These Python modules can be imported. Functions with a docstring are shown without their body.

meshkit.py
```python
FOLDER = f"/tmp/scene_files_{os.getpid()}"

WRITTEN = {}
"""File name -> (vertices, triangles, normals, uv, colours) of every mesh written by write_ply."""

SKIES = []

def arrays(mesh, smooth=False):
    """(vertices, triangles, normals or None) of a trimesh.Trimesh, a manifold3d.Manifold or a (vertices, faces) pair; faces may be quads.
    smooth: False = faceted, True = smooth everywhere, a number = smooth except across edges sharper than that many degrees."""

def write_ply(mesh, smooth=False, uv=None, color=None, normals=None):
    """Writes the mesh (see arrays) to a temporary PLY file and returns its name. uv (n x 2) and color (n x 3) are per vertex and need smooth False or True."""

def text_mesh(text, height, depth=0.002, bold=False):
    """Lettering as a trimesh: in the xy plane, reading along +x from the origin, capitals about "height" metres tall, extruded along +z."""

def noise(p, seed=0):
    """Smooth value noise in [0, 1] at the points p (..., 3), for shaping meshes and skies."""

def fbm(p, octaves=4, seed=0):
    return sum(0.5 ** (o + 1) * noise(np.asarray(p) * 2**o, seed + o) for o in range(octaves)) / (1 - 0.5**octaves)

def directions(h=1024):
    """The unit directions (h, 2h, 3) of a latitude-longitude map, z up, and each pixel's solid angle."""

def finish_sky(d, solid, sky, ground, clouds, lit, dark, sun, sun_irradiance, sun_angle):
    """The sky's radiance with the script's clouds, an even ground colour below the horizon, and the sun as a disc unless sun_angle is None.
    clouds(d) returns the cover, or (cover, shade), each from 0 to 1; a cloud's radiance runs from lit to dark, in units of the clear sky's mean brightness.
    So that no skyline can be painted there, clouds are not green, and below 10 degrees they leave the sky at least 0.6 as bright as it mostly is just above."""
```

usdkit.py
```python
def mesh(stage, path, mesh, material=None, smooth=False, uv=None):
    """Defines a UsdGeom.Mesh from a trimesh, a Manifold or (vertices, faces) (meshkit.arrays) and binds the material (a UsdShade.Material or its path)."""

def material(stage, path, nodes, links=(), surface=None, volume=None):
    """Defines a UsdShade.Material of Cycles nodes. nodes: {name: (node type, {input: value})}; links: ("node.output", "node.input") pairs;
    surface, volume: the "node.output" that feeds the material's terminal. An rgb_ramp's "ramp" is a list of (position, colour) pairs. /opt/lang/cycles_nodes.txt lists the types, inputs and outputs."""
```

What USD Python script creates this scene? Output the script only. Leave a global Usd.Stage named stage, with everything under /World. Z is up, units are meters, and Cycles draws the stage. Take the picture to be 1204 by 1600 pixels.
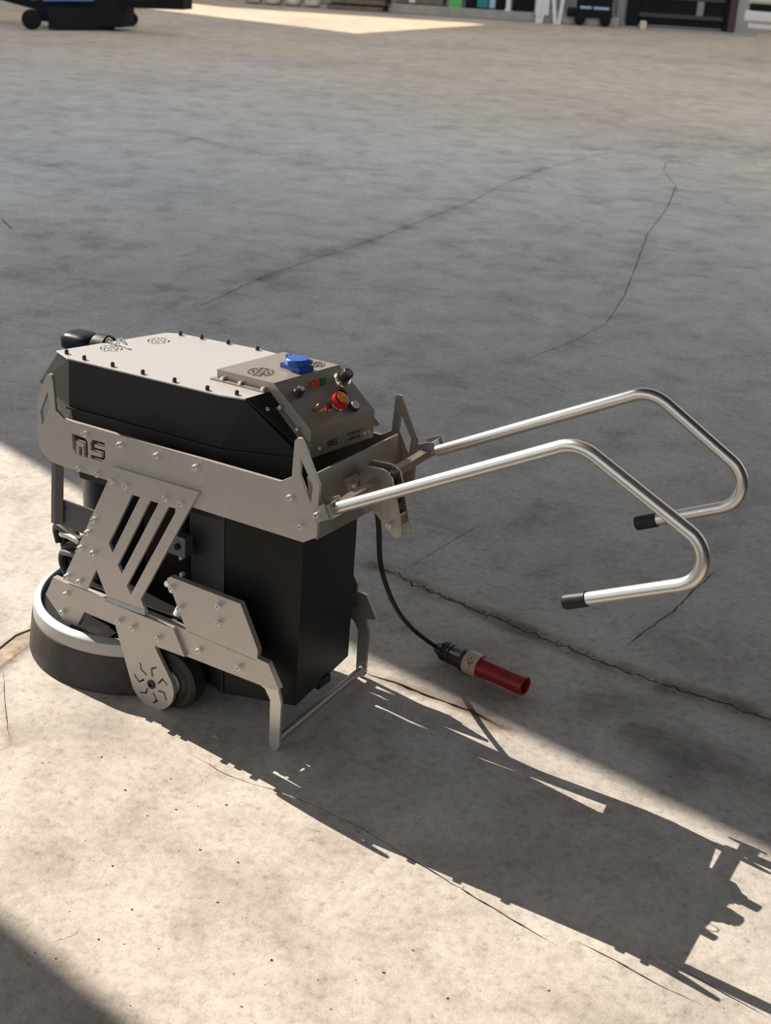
import math, random
import numpy as np, trimesh
import manifold3d as m3
from manifold3d import Manifold, CrossSection
import usdkit, meshkit
from pxr import Usd, UsdGeom, UsdLux, UsdShade, Gf, Sdf

random.seed(7)
rng = np.random.default_rng(7)
stage = Usd.Stage.CreateInMemory()
UsdGeom.SetStageUpAxis(stage, UsdGeom.Tokens.z)
UsdGeom.SetStageMetersPerUnit(stage, 1.0)
UsdGeom.Xform.Define(stage, '/World')
UsdGeom.Scope.Define(stage, '/World/Looks')

# ------------------------------------------------------------------ camera
CAM = (1.4069, -2.0409, 1.7)
R_ = np.array([[0.85782535, 0.51140935, 0.05095232], [-0.24937563, 0.32749772, 0.91134902], [-0.44938564, 0.79448456, -0.40846888]])
cam = UsdGeom.Camera.Define(stage, '/World/Camera')
cam.AddTransformOp().Set(Gf.Matrix4d(*R_[0], 0, *R_[1], 0, *(-R_[2]), 0, *CAM, 1))
cam.CreateHorizontalApertureAttr(36.0)
cam.CreateVerticalApertureAttr(36.0 * 1600 / 1204)
cam.CreateFocalLengthAttr(36.0 * 2030 / 1204)
cam.CreateFStopAttr(9.0)
cam.CreateFocusDistanceAttr(2.75)
cam.CreateExposureAttr(0.0)

# ------------------------------------------------------------------ sun and sky
SUN_EL, SUN_SLOPE = math.atan(0.74), 0.17      # sun over the left, a little behind the machine
sun = UsdLux.DistantLight.Define(stage, '/World/Sun')
S = np.array([-1.0, SUN_SLOPE, 0.74]); S /= np.linalg.norm(S)
zax = S; xax = np.cross([0, 0, 1], zax); xax /= np.linalg.norm(xax); yax = np.cross(zax, xax)
sun.AddTransformOp().Set(Gf.Matrix4d(*xax, 0, *yax, 0, *zax, 0, 0, 0, 0, 1))
sun.CreateIntensityAttr(2.25)
sun.CreateColorAttr(Gf.Vec3f(1.0, 0.9, 0.79))
sun.CreateAngleAttr(0.14)
sun.CreateNormalizeAttr(True)
sky = UsdLux.DomeLight.Define(stage, '/World/Sky')
sky.CreateIntensityAttr(0.535)
sky.CreateColorAttr(Gf.Vec3f(1.0, 1.0, 1.0))

# pale blue sky, whiter towards the horizon
skym = usdkit.material(stage, '/World/Looks/sky', {
    'g': ('texture_coordinate', {}), 'x': ('separate_xyz', {}),
    'r': ('rgb_ramp', {'ramp': [(0.0, (1.05, 1.03, 1.0)), (0.2, (0.98, 1.0, 1.02)), (0.55, (0.82, 0.93, 1.07)), (1.0, (0.72, 0.88, 1.11))]}),
    'b': ('background_shader', {'strength': 1.0})}, [('g.generated', 'x.vector'), ('x.z', 'r.fac'), ('r.color', 'b.color')], surface='b.background')
UsdShade.MaterialBindingAPI.Apply(sky.GetPrim()).Bind(skym)

# ------------------------------------------------------------------ materials
LK = '/World/Looks/'
def plain(name, color, rough=0.5, metal=0.0, spec=0.5, bump=None, bevel=0.0, vary=None, extra=None):
    """Principled; bump = (scale, strength); vary = (scale, amount) tonal mottling in object space."""
    n = {'p': ('principled_bsdf', {'base_color': color, 'roughness': rough, 'metallic': metal, 'specular_ior_level': spec, **(extra or {})})}
    l = []
    if bump or vary:
        n['g'] = ('texture_coordinate', {})
    if vary:
        n['vn'] = ('noise_texture', {'scale': vary[0], 'detail': 5.0, 'roughness': 0.6})
        a = 1 - vary[1]; b = 1 + vary[1] * .6
        n['vr'] = ('rgb_ramp', {'ramp': [(0.3, tuple(c * a for c in color)), (0.7, tuple(min(1, c * b) for c in color))]})
        l += [('g.object', 'vn.vector'), ('vn.fac', 'vr.fac'), ('vr.color', 'p.base_color')]
    if bump:
        n['bn'] = ('noise_texture', {'scale': bump[0], 'detail': 3.0})
        n['b'] = ('bump', {'strength': bump[1], 'distance': 0.001})
        l += [('g.object', 'bn.vector'), ('bn.fac', 'b.height'), ('b.normal', 'p.normal')]
    if bevel:
        n['bv'] = ('bevel', {'samples': 4, 'radius': bevel})
        l += [('bv.bevel', 'b.normal' if bump else 'p.normal')]
    return usdkit.material(stage, LK + name, n, l, surface='p.BSDF')

M = {}
M['plate'] = plain('painted_plate', (0.48, 0.44, 0.395), 0.42, 0.45, 0.5, bump=(420, 0.12), bevel=0.0012, vary=(60, 0.06))
M['lid'] = plain('lid_sheet', (0.55, 0.54, 0.525), 0.30, 0.30, 0.5, bump=(350, 0.10), bevel=0.001)
M['console'] = plain('console_sheet', (0.33, 0.29, 0.25), 0.40, 0.5, 0.5, bump=(420, 0.10), bevel=0.0015)
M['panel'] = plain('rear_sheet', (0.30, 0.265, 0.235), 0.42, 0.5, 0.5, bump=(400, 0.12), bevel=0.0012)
M['black'] = plain('black_powder_coat', (0.014, 0.0128, 0.0115), 0.48, 0.0, 0.32, bump=(700, 0.35), bevel=0.001)
M['satin'] = plain('satin_black_box', (0.007, 0.0065, 0.006), 0.42, 0.0, 0.22, bevel=0.0015)
M['chamfer'] = plain('dark_textured_panel', (0.013, 0.0145, 0.017), 0.5, 0.0, 0.35, bump=(500, 0.5))
M['alu'] = plain('brushed_tube', (0.66, 0.64, 0.60), 0.36, 1.0)
M['leg'] = plain('leg_steel', (0.60, 0.57, 0.53), 0.36, 0.8, bevel=0.001)
M['steel'] = plain('bolt_steel', (0.86, 0.84, 0.80), 0.34, 0.45)
M['darksteel'] = plain('dark_bolt', (0.05, 0.048, 0.045), 0.38, 0.8)
M['zinc'] = plain('zinc_bracket', (0.42, 0.40, 0.36), 0.40, 0.9, vary=(45, 0.2), bevel=0.0008)
M['bar'] = plain('zinc_bar', (0.36, 0.305, 0.23), 0.42, 0.85, vary=(60, 0.15), bevel=0.0008)
M['ring'] = plain('cast_aluminium_ring', (0.37, 0.36, 0.345), 0.42, 0.5, bump=(300, 0.08), bevel=0.0012)
M['skirt'] = plain('dusty_rubber', (0.036, 0.031, 0.027), 0.62, 0.0, 0.35, bump=(120, 0.25), vary=(14, 0.45))
M['rubber'] = plain('black_rubber', (0.011, 0.010, 0.010), 0.5, 0.0, 0.3)
M['tyre'] = plain('tyre_rubber', (0.020, 0.018, 0.017), 0.55, 0.0, 0.4, vary=(30, 0.3))
M['motor'] = plain('motor_blue_black', (0.010, 0.014, 0.020), 0.36, 0.0, 0.14)
M['bracket'] = plain('front_bracket_grey', (0.075, 0.075, 0.076), 0.5, 0.2, bump=(400, 0.15), bevel=0.001)
M['block'] = plain('steel_block', (0.20, 0.21, 0.23), 0.4, 0.6, bevel=0.001)
M['red'] = plain('red_plastic', (0.40, 0.010, 0.014), 0.34)
M['plugred'] = plain('plug_red', (0.235, 0.010, 0.010), 0.38, vary=(25, 0.2))
M['beige'] = plain('plug_beige', (0.42, 0.33, 0.22), 0.5, vary=(35, 0.15))
M['plugblack'] = plain('plug_black', (0.016, 0.015, 0.014), 0.40)
M['yellow'] = plain('yellow_label', (0.72, 0.30, 0.02), 0.45)
M['blue'] = plain('blue_socket', (0.008, 0.085, 0.36), 0.36)
M['redlamp'] = plain('red_lens', (0.62, 0.025, 0.018), 0.2)
M['greenlamp'] = plain('green_lens', (0.008, 0.14, 0.03), 0.2)
M['white'] = plain('white_plastic', (0.72, 0.68, 0.60), 0.45)
M['bezel'] = plain('nickel_bezel', (0.70, 0.66, 0.58), 0.22, 1.0)
M['brass'] = plain('brass_key', (0.62, 0.36, 0.14), 0.3, 1.0)
M['print'] = plain('black_print', (0.015, 0.014, 0.013), 0.6)
M['clear'] = plain('clear_wrap', (0.85, 0.86, 0.86), 0.15, extra={'transmission_weight': 0.8})
M['fitting'] = plain('pale_fitting', (0.62, 0.58, 0.52), 0.5)

def concrete(name, c_dark, c_mid, c_light, stain_shade):
    n = {
        'at': ('attribute', {'attribute': 'stain_shade'}), 'sep': ('separate_color', {}),
        'nr': ('rgb_ramp', {'ramp': [(0.28, (1.5, 1.5, 1.5)), (0.62, (0.35, 0.35, 0.35))]}),
        'k1': ('math', {'math_type': 'multiply', 'use_clamp': True}), 'k2': ('math', {'math_type': 'multiply', 'use_clamp': True}), 'k2b': ('math', {'math_type': 'multiply', 'value2': 1.5, 'use_clamp': True}),
        'm5': ('mix', {'mix_type': 'multiply', 'color2': (0.34, 0.31, 0.28)}), 'm6': ('mix', {'color2': (0.13, 0.09, 0.06)}),  # grime tint, which also carries the shade painted beside the plug
        'g': ('texture_coordinate', {}),
        'big': ('noise_texture', {'scale': 0.42, 'detail': 6.0, 'roughness': 0.62}),
        'mid': ('noise_texture', {'scale': 3.6, 'detail': 9.0, 'roughness': 0.68, 'distortion': 0.4}),
        'fine': ('noise_texture', {'scale': 46.0, 'detail': 6.0, 'roughness': 0.7}),
        'grit': ('noise_texture', {'scale': 210.0, 'detail': 3.0, 'roughness': 0.6}),
        'warm': ('noise_texture', {'scale': 0.23, 'detail': 3.0, 'roughness': 0.5}),
        'rmid': ('rgb_ramp', {'ramp': [(0.30, c_dark), (0.48, c_mid), (0.68, c_light)]}),
        'rbig': ('rgb_ramp', {'ramp': [(0.30, (0.78, 0.77, 0.76)), (0.46, (0.95, 0.95, 0.95)), (0.66, (1.06, 1.06, 1.06))]}),
        'rfine': ('rgb_ramp', {'ramp': [(0.26, (0.42, 0.40, 0.38)), (0.40, (0.86, 0.85, 0.84)), (0.52, (1, 1, 1)), (0.75, (1.12, 1.12, 1.12))]}),
        'blot': ('noise_texture', {'scale': 13.0, 'detail': 7.0, 'roughness': 0.7, 'distortion': 0.6}),
        'rblot': ('rgb_ramp', {'ramp': [(0.30, (0.78, 0.76, 0.74)), (0.46, (0.98, 0.98, 0.98)), (0.70, (1.06, 1.06, 1.06))]}),
        'm7': ('mix', {'mix_type': 'multiply', 'fac': 0.9}), 'm8': ('mix', {'mix_type': 'multiply', 'color2': (1.24, 1.00, 0.77)}), 'k3': ('math', {'math_type': 'multiply', 'value2': 1.0, 'use_clamp': True}),  # last tint warms and brightens the far floor, light put into the colour
        'rgrit': ('rgb_ramp', {'ramp': [(0.25, (0.80, 0.79, 0.78)), (0.5, (1, 1, 1)), (0.8, (1.07, 1.07, 1.07))]}),
        'rwarm': ('rgb_ramp', {'ramp': [(0.38, (0, 0, 0)), (0.62, (1, 1, 1))]}),
        'm1': ('mix', {'mix_type': 'multiply', 'fac': 1.0}),
        'm2': ('mix', {'mix_type': 'multiply', 'fac': 1.0}),
        'm3': ('mix', {'mix_type': 'multiply', 'fac': 0.9}),
        'ws': ('math', {'math_type': 'multiply', 'value2': 0.55}),
        'm4': ('mix', {'mix_type': 'multiply', 'color2': stain_shade}),
        'b1': ('bump', {'strength': 0.35, 'distance': 0.004}),
        'b2': ('bump', {'strength': 0.35, 'distance': 0.0012}),
        'p': ('principled_bsdf', {'roughness': 0.62, 'specular_ior_level': 0.30}),
    }
    l = [('g.object', x + '.vector') for x in ('big', 'mid', 'fine', 'grit', 'warm', 'blot')]
    l += [('mid.fac', 'rmid.fac'), ('big.fac', 'rbig.fac'), ('fine.fac', 'rfine.fac'), ('grit.fac', 'rgrit.fac'), ('warm.fac', 'rwarm.fac'),
          ('rmid.color', 'm1.color1'), ('rbig.color', 'm1.color2'), ('m1.color', 'm2.color1'), ('rfine.color', 'm2.color2'),
          ('m2.color', 'm3.color1'), ('rgrit.color', 'm3.color2'), ('blot.fac', 'rblot.fac'), ('rblot.color', 'm7.color2'), ('m3.color', 'm7.color1'), ('sep.b', 'k3.value1'), ('k3.value', 'm8.fac'), ('rwarm.color', 'ws.value1'), ('ws.value', 'm4.fac'), ('m7.color', 'm4.color1'),
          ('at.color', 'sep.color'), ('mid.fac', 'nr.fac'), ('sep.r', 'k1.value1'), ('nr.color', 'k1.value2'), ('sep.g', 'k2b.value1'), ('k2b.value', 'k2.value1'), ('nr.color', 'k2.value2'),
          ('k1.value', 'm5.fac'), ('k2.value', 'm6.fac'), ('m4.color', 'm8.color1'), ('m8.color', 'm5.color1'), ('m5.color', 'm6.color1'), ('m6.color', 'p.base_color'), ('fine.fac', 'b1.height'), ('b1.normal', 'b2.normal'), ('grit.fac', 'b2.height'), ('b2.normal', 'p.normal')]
    return usdkit.material(stage, LK + name, n, l, surface='p.BSDF')
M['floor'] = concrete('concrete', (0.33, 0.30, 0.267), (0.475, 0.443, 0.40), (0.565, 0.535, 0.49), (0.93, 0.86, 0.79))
M['soil'] = plain('joint_dirt', (0.055, 0.042, 0.030), 0.95, vary=(40, 0.4))
M['strip'] = plain('dirty_strip', (0.36, 0.29, 0.22), 0.95, vary=(28, 0.45), bump=(120, 0.5))
M['crumb'] = plain('joint_crumbs', (0.24, 0.185, 0.135), 0.95, vary=(60, 0.3))
M['render_wall'] = plain('pale_render', (0.42, 0.41, 0.40), 0.9, vary=(0.6, 0.12))
M['back_wall'] = plain('warm_render', (0.34, 0.30, 0.26), 0.9, vary=(1.2, 0.15))
M['sky_blocker'] = plain('sky_blocker_brown', (0.11, 0.080, 0.058), 0.8, vary=(1.5, 0.2))  # brown of the added roof and wall that cut sky light
M['plinth'] = plain('plinth_concrete', (0.34, 0.31, 0.27), 0.9, vary=(2.5, 0.2))
M['bg_black'] = plain('bg_black', (0.006, 0.006, 0.0065), 0.6, 0.0, 0.15)
M['bg_dark'] = plain('bg_dark', (0.035, 0.033, 0.03), 0.6)
M['bg_grey'] = plain('bg_grey', (0.20, 0.19, 0.18), 0.6)
M['bg_white'] = plain('bg_white', (0.66, 0.64, 0.60), 0.5)
M['bg_green'] = plain('bg_green', (0.10, 0.42, 0.10), 0.5)
M['bg_teal'] = plain('bg_teal', (0.01, 0.17, 0.18), 0.5)
M['bg_blue'] = plain('bg_blue', (0.10, 0.14, 0.36), 0.45)
M['bg_sky'] = plain('bg_pale_blue', (0.30, 0.42, 0.58), 0.45)
M['bg_sack'] = plain('bg_sack', (0.60, 0.54, 0.46), 0.8, vary=(8, 0.3))
M['bg_brown'] = plain('bg_brown', (0.16, 0.12, 0.085), 0.8, vary=(5, 0.3))
M['bg_beige'] = plain('bg_beige', (0.58, 0.50, 0.40), 0.8, vary=(3, 0.1))
M['bg_maroon'] = plain('bg_maroon', (0.05, 0.018, 0.02), 0.6)

# ------------------------------------------------------------------ helpers
used = {}
ORG = {}
def path_for(parent, name):
    base = (parent if isinstance(parent, str) else str(parent.GetPath())) if parent else '/World'
    k = used.get((base, name), 0); used[(base, name)] = k + 1
    return f'{base}/{name}' if k == 0 else f'{base}/{name}_{k:03d}'
def meta(o, **kw):
    p = o if isinstance(o, Usd.Prim) else o.GetPrim()
    for k, v in kw.items():
        if v:
            p.SetCustomDataByKey(k, v)
    return p
def thing(name, label, cat, loc=(0, 0, 0), group=None, kind=None):
    p = path_for(None, name)
    x = UsdGeom.Xform.Define(stage, p); x.AddTranslateOp().Set(Gf.Vec3d(*map(float, loc)))
    ORG[p] = np.array(loc, float)
    return meta(x, label=label, category=cat, group=group, kind=kind)
def org(p):
    p = str(p)
    while p not in ORG and p.count('/') > 1:
        p = p.rsplit('/', 1)[0]
    return ORG.get(p, np.zeros(3))
def arr(mesh):
    if isinstance(mesh, Manifold):
        mm = mesh.to_mesh(); return np.array(mm.vert_properties[:, :3], float), np.array(mm.tri_verts)
    if isinstance(mesh, trimesh.Trimesh):
        return np.array(mesh.vertices, float), np.array(mesh.faces)
    return np.asarray(mesh[0], float), np.asarray(mesh[1], int)
def cat_(*ms):
    vs, fs, n = [], [], 0
    for m in ms:
        v, f = arr(m)
        if f.shape[1] == 4:
            f = np.vstack([f[:, [0, 1, 2]], f[:, [0, 2, 3]]])
        vs.append(v); fs.append(f + n); n += len(v)
    return np.vstack(vs), np.vstack(fs)
def ob(name, mesh, mat, parent=None, smooth=30, label=None, cat=None, group=None, kind=None):
    v, f = arr(mesh)
    p = path_for(parent, name)
    o = org(str(parent.GetPath())) if parent else np.zeros(3)
    g = usdkit.mesh(stage, p, (v - o, f), M[mat], smooth=smooth)
    return meta(g, label=label, category=cat, group=group, kind=kind)

def prism_y(poly, y0, y1, holes=()):
    """(x, z) outline with holes, from y0 (towards the camera) to y1."""
    cs = CrossSection([np.array(poly, float)], m3.FillRule.NonZero) if True else None
    for h in holes:
        cs = cs - CrossSection([np.array(h, float)], m3.FillRule.NonZero)
    v, f = arr(cs.extrude(y1 - y0))
    return np.c_[v[:, 0], y1 - v[:, 2], v[:, 1]], f
def prism_z(poly, z0, z1, holes=()):
    cs = CrossSection([np.array(poly, float)], m3.FillRule.NonZero)
    for h in holes:
        cs = cs - CrossSection([np.array(h, float)], m3.FillRule.NonZero)
    v, f = arr(cs.extrude(z1 - z0))
    return v + [0, 0, z0], f
def hull(pts):
    return Manifold.hull_points(np.array(pts, float))
def box(c, s, b=0.002, rz=0.0):
    """Box centred at c with size s and chamfer b, turned by rz about z."""
    c, h = np.array(c, float), np.array(s, float) / 2
    b = min(b, *(h * 0.6)); pts = []
    for sx in (-1, 1):
        for sy in (-1, 1):
            for sz in (-1, 1):
                k = np.array([sx, sy, sz]) * h; q = np.array([sx, sy, sz]) * b
                pts += [k - [q[0], q[1], 0], k - [q[0], 0, q[2]], k - [0, q[1], q[2]]]
    pts = np.array(pts); ca, sa = math.cos(rz), math.sin(rz)
    pts = pts @ np.array([[ca, sa, 0], [-sa, ca, 0], [0, 0, 1]])
    return hull(pts + c)
def frame(d):
    d = np.array(d, float) / np.linalg.norm(d)
    a = np.cross(d, [0, 0, 1.0] if abs(d[2]) < 0.9 else [1.0, 0, 0]); a /= np.linalg.norm(a)
    return d, a, np.cross(d, a)
def lathe(profile, origin, axis=(0, 0, 1), n=24):
    """profile: (radius, height along the axis) from bottom to top; ends on r = 0 are closed."""
    d, a, b = frame(axis)
    t = np.linspace(0, 2 * np.pi, n, endpoint=False)
    ring = np.outer(np.cos(t), a) + np.outer(np.sin(t), b)
    v = np.vstack([np.array(origin) + d * h + ring * max(r, 1e-6) for r, h in profile])
    f = []
    for i in range(len(profile) - 1):
        for j in range(n):
            k = (j + 1) % n
            f.append([i * n + j, i * n + k, (i + 1) * n + k, (i + 1) * n + j])
    return v, np.array(f)
def tube(path, r, n=16, caps=True):
    P = np.array(path, float)
    T = np.gradient(P, axis=0); T /= np.linalg.norm(T, axis=1, keepdims=True)
    _, a, _ = frame(T[0]); V, rr = [], np.broadcast_to(r, len(P))
    t = np.linspace(0, 2 * np.pi, n, endpoint=False)
    for i in range(len(P)):
        a = a - T[i] * (a @ T[i]); a /= np.linalg.norm(a); b = np.cross(T[i], a)
        V.append(P[i] + rr[i] * (np.outer(np.cos(t), a) + np.outer(np.sin(t), b)))
    V = np.vstack(V); f = []
    for i in range(len(P) - 1):
        for j in range(n):
            k = (j + 1) % n
            f += [[i * n + j, i * n + k, (i + 1) * n + k], [i * n + j, (i + 1) * n + k, (i + 1) * n + j]]
    if caps:
        s = len(V); V = np.vstack([V, P[0], P[-1]])
        for j in range(n):
            k = (j + 1) % n
            f += [[s, k, j], [s + 1, (len(P) - 1) * n + j, (len(P) - 1) * n + k]]
    return V, np.array(f)
def fillet(pts, radii, k=10):
    P = [np.array(p, float) for p in pts]; out = [P[0]]
    for i in range(1, len(P) - 1):
        a, b = P[i - 1] - P[i], P[i + 1] - P[i]; a /= np.linalg.norm(a); b /= np.linalg.norm(b)
        ang = math.acos(np.clip(a @ b, -1, 1)); r = radii[i - 1]
        t = r / math.tan(ang / 2); bis = (a + b) / np.linalg.norm(a + b); c = P[i] + bis * r / math.sin(ang / 2)
        s, e = P[i] + a * t - c, P[i] + b * t - c
        om = math.acos(np.clip(s @ e / r ** 2, -1, 1))
        for q in np.linspace(0, 1, k):
            out.append(c + (math.sin((1 - q) * om) * s + math.sin(q * om) * e) / math.sin(om))
    return out + [P[-1]]
def spline(pts, n=40):
    P = np.array(pts, float); d = np.r_[0, np.cumsum(np.linalg.norm(np.diff(P, axis=0), axis=1))]
    from scipy.interpolate import CubicSpline
    return CubicSpline(d, P)(np.linspace(0, d[-1], n))
def bolt(x, z, y, parent, mat='steel', r=0.0064, h=0.0125):
    """Socket cap screw on a plate facing -y."""
    return ob('bolt', lathe([(r, 0), (r, h - .0012), (r - .001, h), (r * .60, h), (r * .56, h - .009), (0, h - .009)], (x, y, z), (0, -1, 0), 18), mat, parent)
def stud(p, axis, parent, mat='darksteel', r=0.0045, h=0.009, name='bolt'):
    return ob(name, lathe([(r, 0), (r, h - .001), (r - .001, h), (r * .5, h), (r * .45, h - .004), (0, h - .004)], p, axis, 14), mat, parent)

# ------------------------------------------------------------------ setting: floor with its joints, cracks and pits
CR = {
'A': [(-2.392, 2.643), (-2.464, 3.043), (-2.525, 3.454), (-2.55, 3.812), (-2.548, 4.231), (-2.581, 4.802), (-2.649, 5.531), (-2.69, 6.159), (-2.839, 6.982), (-2.92, 7.917), (-2.884, 9.062), (-2.68, 9.62), (-2.594, 10.656)],
'B': [(-0.823, 2.986), (-0.764, 3.411), (-0.752, 3.853), (-0.876, 4.412), (-1.036, 4.972), (-1.351, 6.047), (-1.559, 6.996), (-1.821, 7.953), (-2.164, 8.621), (-2.299, 9.078), (-2.184, 9.609)],
'C': [(-2.901, 6.62), (-2.468, 6.863), (-1.644, 7.236), (-1.163, 7.083), (-0.862, 7.172)],
'C2': [(-1.684, 6.805), (-1.242, 6.734), (-0.743, 6.746)],
'L': [(-6.493, 6.957), (-5.886, 7.007), (-5.354, 6.84), (-4.589, 6.666), (-4.117, 6.628), (-3.789, 6.824)],
'R': [(0.494, 0.894), (0.509, 1.037), (0.53, 1.164), (0.537, 1.326), (0.551, 1.51)],
'S': [(-0.196, 0.956), (-0.203, 1.018), (-0.193, 1.139), (-0.182, 1.273), (-0.167, 1.398)],
'F': [(-0.16, -0.133), (-0.147, -0.134), (-0.092, -0.14), (-0.038, -0.152), (0.028, -0.148), (0.076, -0.143), (0.111, -0.133), (0.161, -0.134), (0.218, -0.134), (0.269, -0.138), (0.327, -0.142), (0.383, -0.154), (0.447, -0.166), (0.608, -0.196), (0.698, -0.212), (0.798, -0.229)],
'G': [(0.816, -0.197), (0.902, -0.203), (0.993, -0.217), (1.077, -0.22)],
'Hh': [(0.955, -0.147), (1.019, -0.155), (1.096, -0.171), (1.185, -0.183)],
'T': [(0.001, 0.386), (0.091, 0.391), (0.204, 0.385), (0.307, 0.388), (0.404, 0.364)],
'J': [(-0.316, 0.919), (-0.205, 0.898), (-0.039, 0.864), (0.112, 0.845), (0.258, 0.82), (0.396, 0.803), (0.546, 0.784), (0.685, 0.777), (0.832, 0.785), (0.918, 0.777), (1.3, 0.75)],
'K1': [(-0.799, -0.124), (-0.814, -0.046), (-0.829, 0.023), (-0.82, 0.071), (-0.804, 0.112)],
'K2': [(-0.742, -0.157), (-0.756, -0.086), (-0.764, -0.03), (-0.771, 0.021), (-0.763, 0.058)],
'V': [(-0.744, -0.103), (-0.689, -0.155), (-0.614, -0.224), (-0.532, -0.296), (-0.483, -0.333)],
'V2': [(-0.483, -0.333), (-0.487, -0.363), (-0.498, -0.409)],
'X': [(0.026, -0.737), (0.039, -0.719), (0.049, -0.699), (0.043, -0.682)],
'W1': [(-4.547, 3.575), (-4.391, 3.474), (-4.236, 3.382)],
}
WIDTH = {'A': (.006, .008), 'B': (.004, .006), 'C': (.008, .008), 'C2': (.007, .007), 'L': (.007, .008), 'R': (.004, .0045), 'S': (.003, .003), 'F': (.0018, .0036),
         'G': (.0034, .0034), 'Hh': (.0026, .0036), 'T': (.009, .007), 'J': (.006, .008), 'K1': (.002, .002), 'K2': (.004, .004), 'V': (.0016, .0016), 'V2': (.0014, .0014),
         'X': (.0018, .0012), 'W1': (.010, .010)}
ROUGH = {'J': .016, 'F': .0022, 'T': .004, 'G': .001, 'Hh': .001}
PITS = [(-0.377, -0.345), (-0.287, -0.256), (-0.309, -0.375), (-0.23, -0.353), (-0.165, -0.318), (-0.112, -0.232), (0.042, -0.237), (-0.07, -0.359), (0.144, -0.245), (-0.119, -0.491), (-0.063, -0.527), (-0.023, -0.518), (0.09, -0.591), (0.022, -0.773), (0.063, -0.763), (0.092, -0.685), (0.138, -0.668), (0.197, -0.643), (0.375, -0.303), (0.173, -0.372), (0.087, -0.383), (0.478, -0.546), (0.403, -0.672), (0.534, -0.591), (0.566, -0.466), (0.582, -0.389), (0.319, -0.155), (0.21, -0.486), (0.055, -0.41), (0.832, -0.34), (0.83, 0.121), (0.853, 0.113), (0.932, 0.142), (-0.035, -0.309), (0.691, -0.456), (0.37, -0.441), (0.382, -0.552)]

def ribbon(pts, w0, w1, rough, r):
    from shapely.geometry import Polygon
    P = np.array(pts, float); d = np.r_[0, np.cumsum(np.linalg.norm(np.diff(P, axis=0), axis=1))]
    n = int(np.clip(d[-1] / .02, 12, 120)); s = np.linspace(0, d[-1], n)
    Q = np.c_[np.interp(s, d, P[:, 0]), np.interp(s, d, P[:, 1])]
    T = np.gradient(Q, axis=0); T /= np.linalg.norm(T, axis=1, keepdims=True); N = np.c_[-T[:, 1], T[:, 0]]
    w = np.linspace(w0, w1, n) / 2
    mid = r.normal(0, rough / 3, n)
    wl, wr = w * (1 + r.uniform(-.5, .6, n)), w * (1 + r.uniform(-.5, .6, n))
    end = np.minimum(1, np.minimum(np.arange(n) + .3, np.arange(n)[::-1] + .3) / 4); wl, wr = wl * end, wr * end
    A, B = Q + N * (mid + wl)[:, None], Q + N * (mid - wr)[:, None]
    return Polygon(np.vstack([A, B[::-1]])).buffer(0)
from shapely.ops import unary_union
from shapely.geometry import Polygon, Point, LineString
r0 = np.random.default_rng(3)
cuts = [ribbon(p, *WIDTH[k], ROUGH.get(k, WIDTH[k][0] * .8), r0) for k, p in CR.items()]
for x, y in PITS:
    a = r0.uniform(.0012, .0030); t = np.linspace(0, 2 * np.pi, 8, endpoint=False)
    cuts.append(Polygon(np.c_[x + a * r0.uniform(.6, 1.4, 8) * np.cos(t) * 1.3, y + a * r0.uniform(.6, 1.3, 8) * np.sin(t)]).buffer(0))
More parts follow.
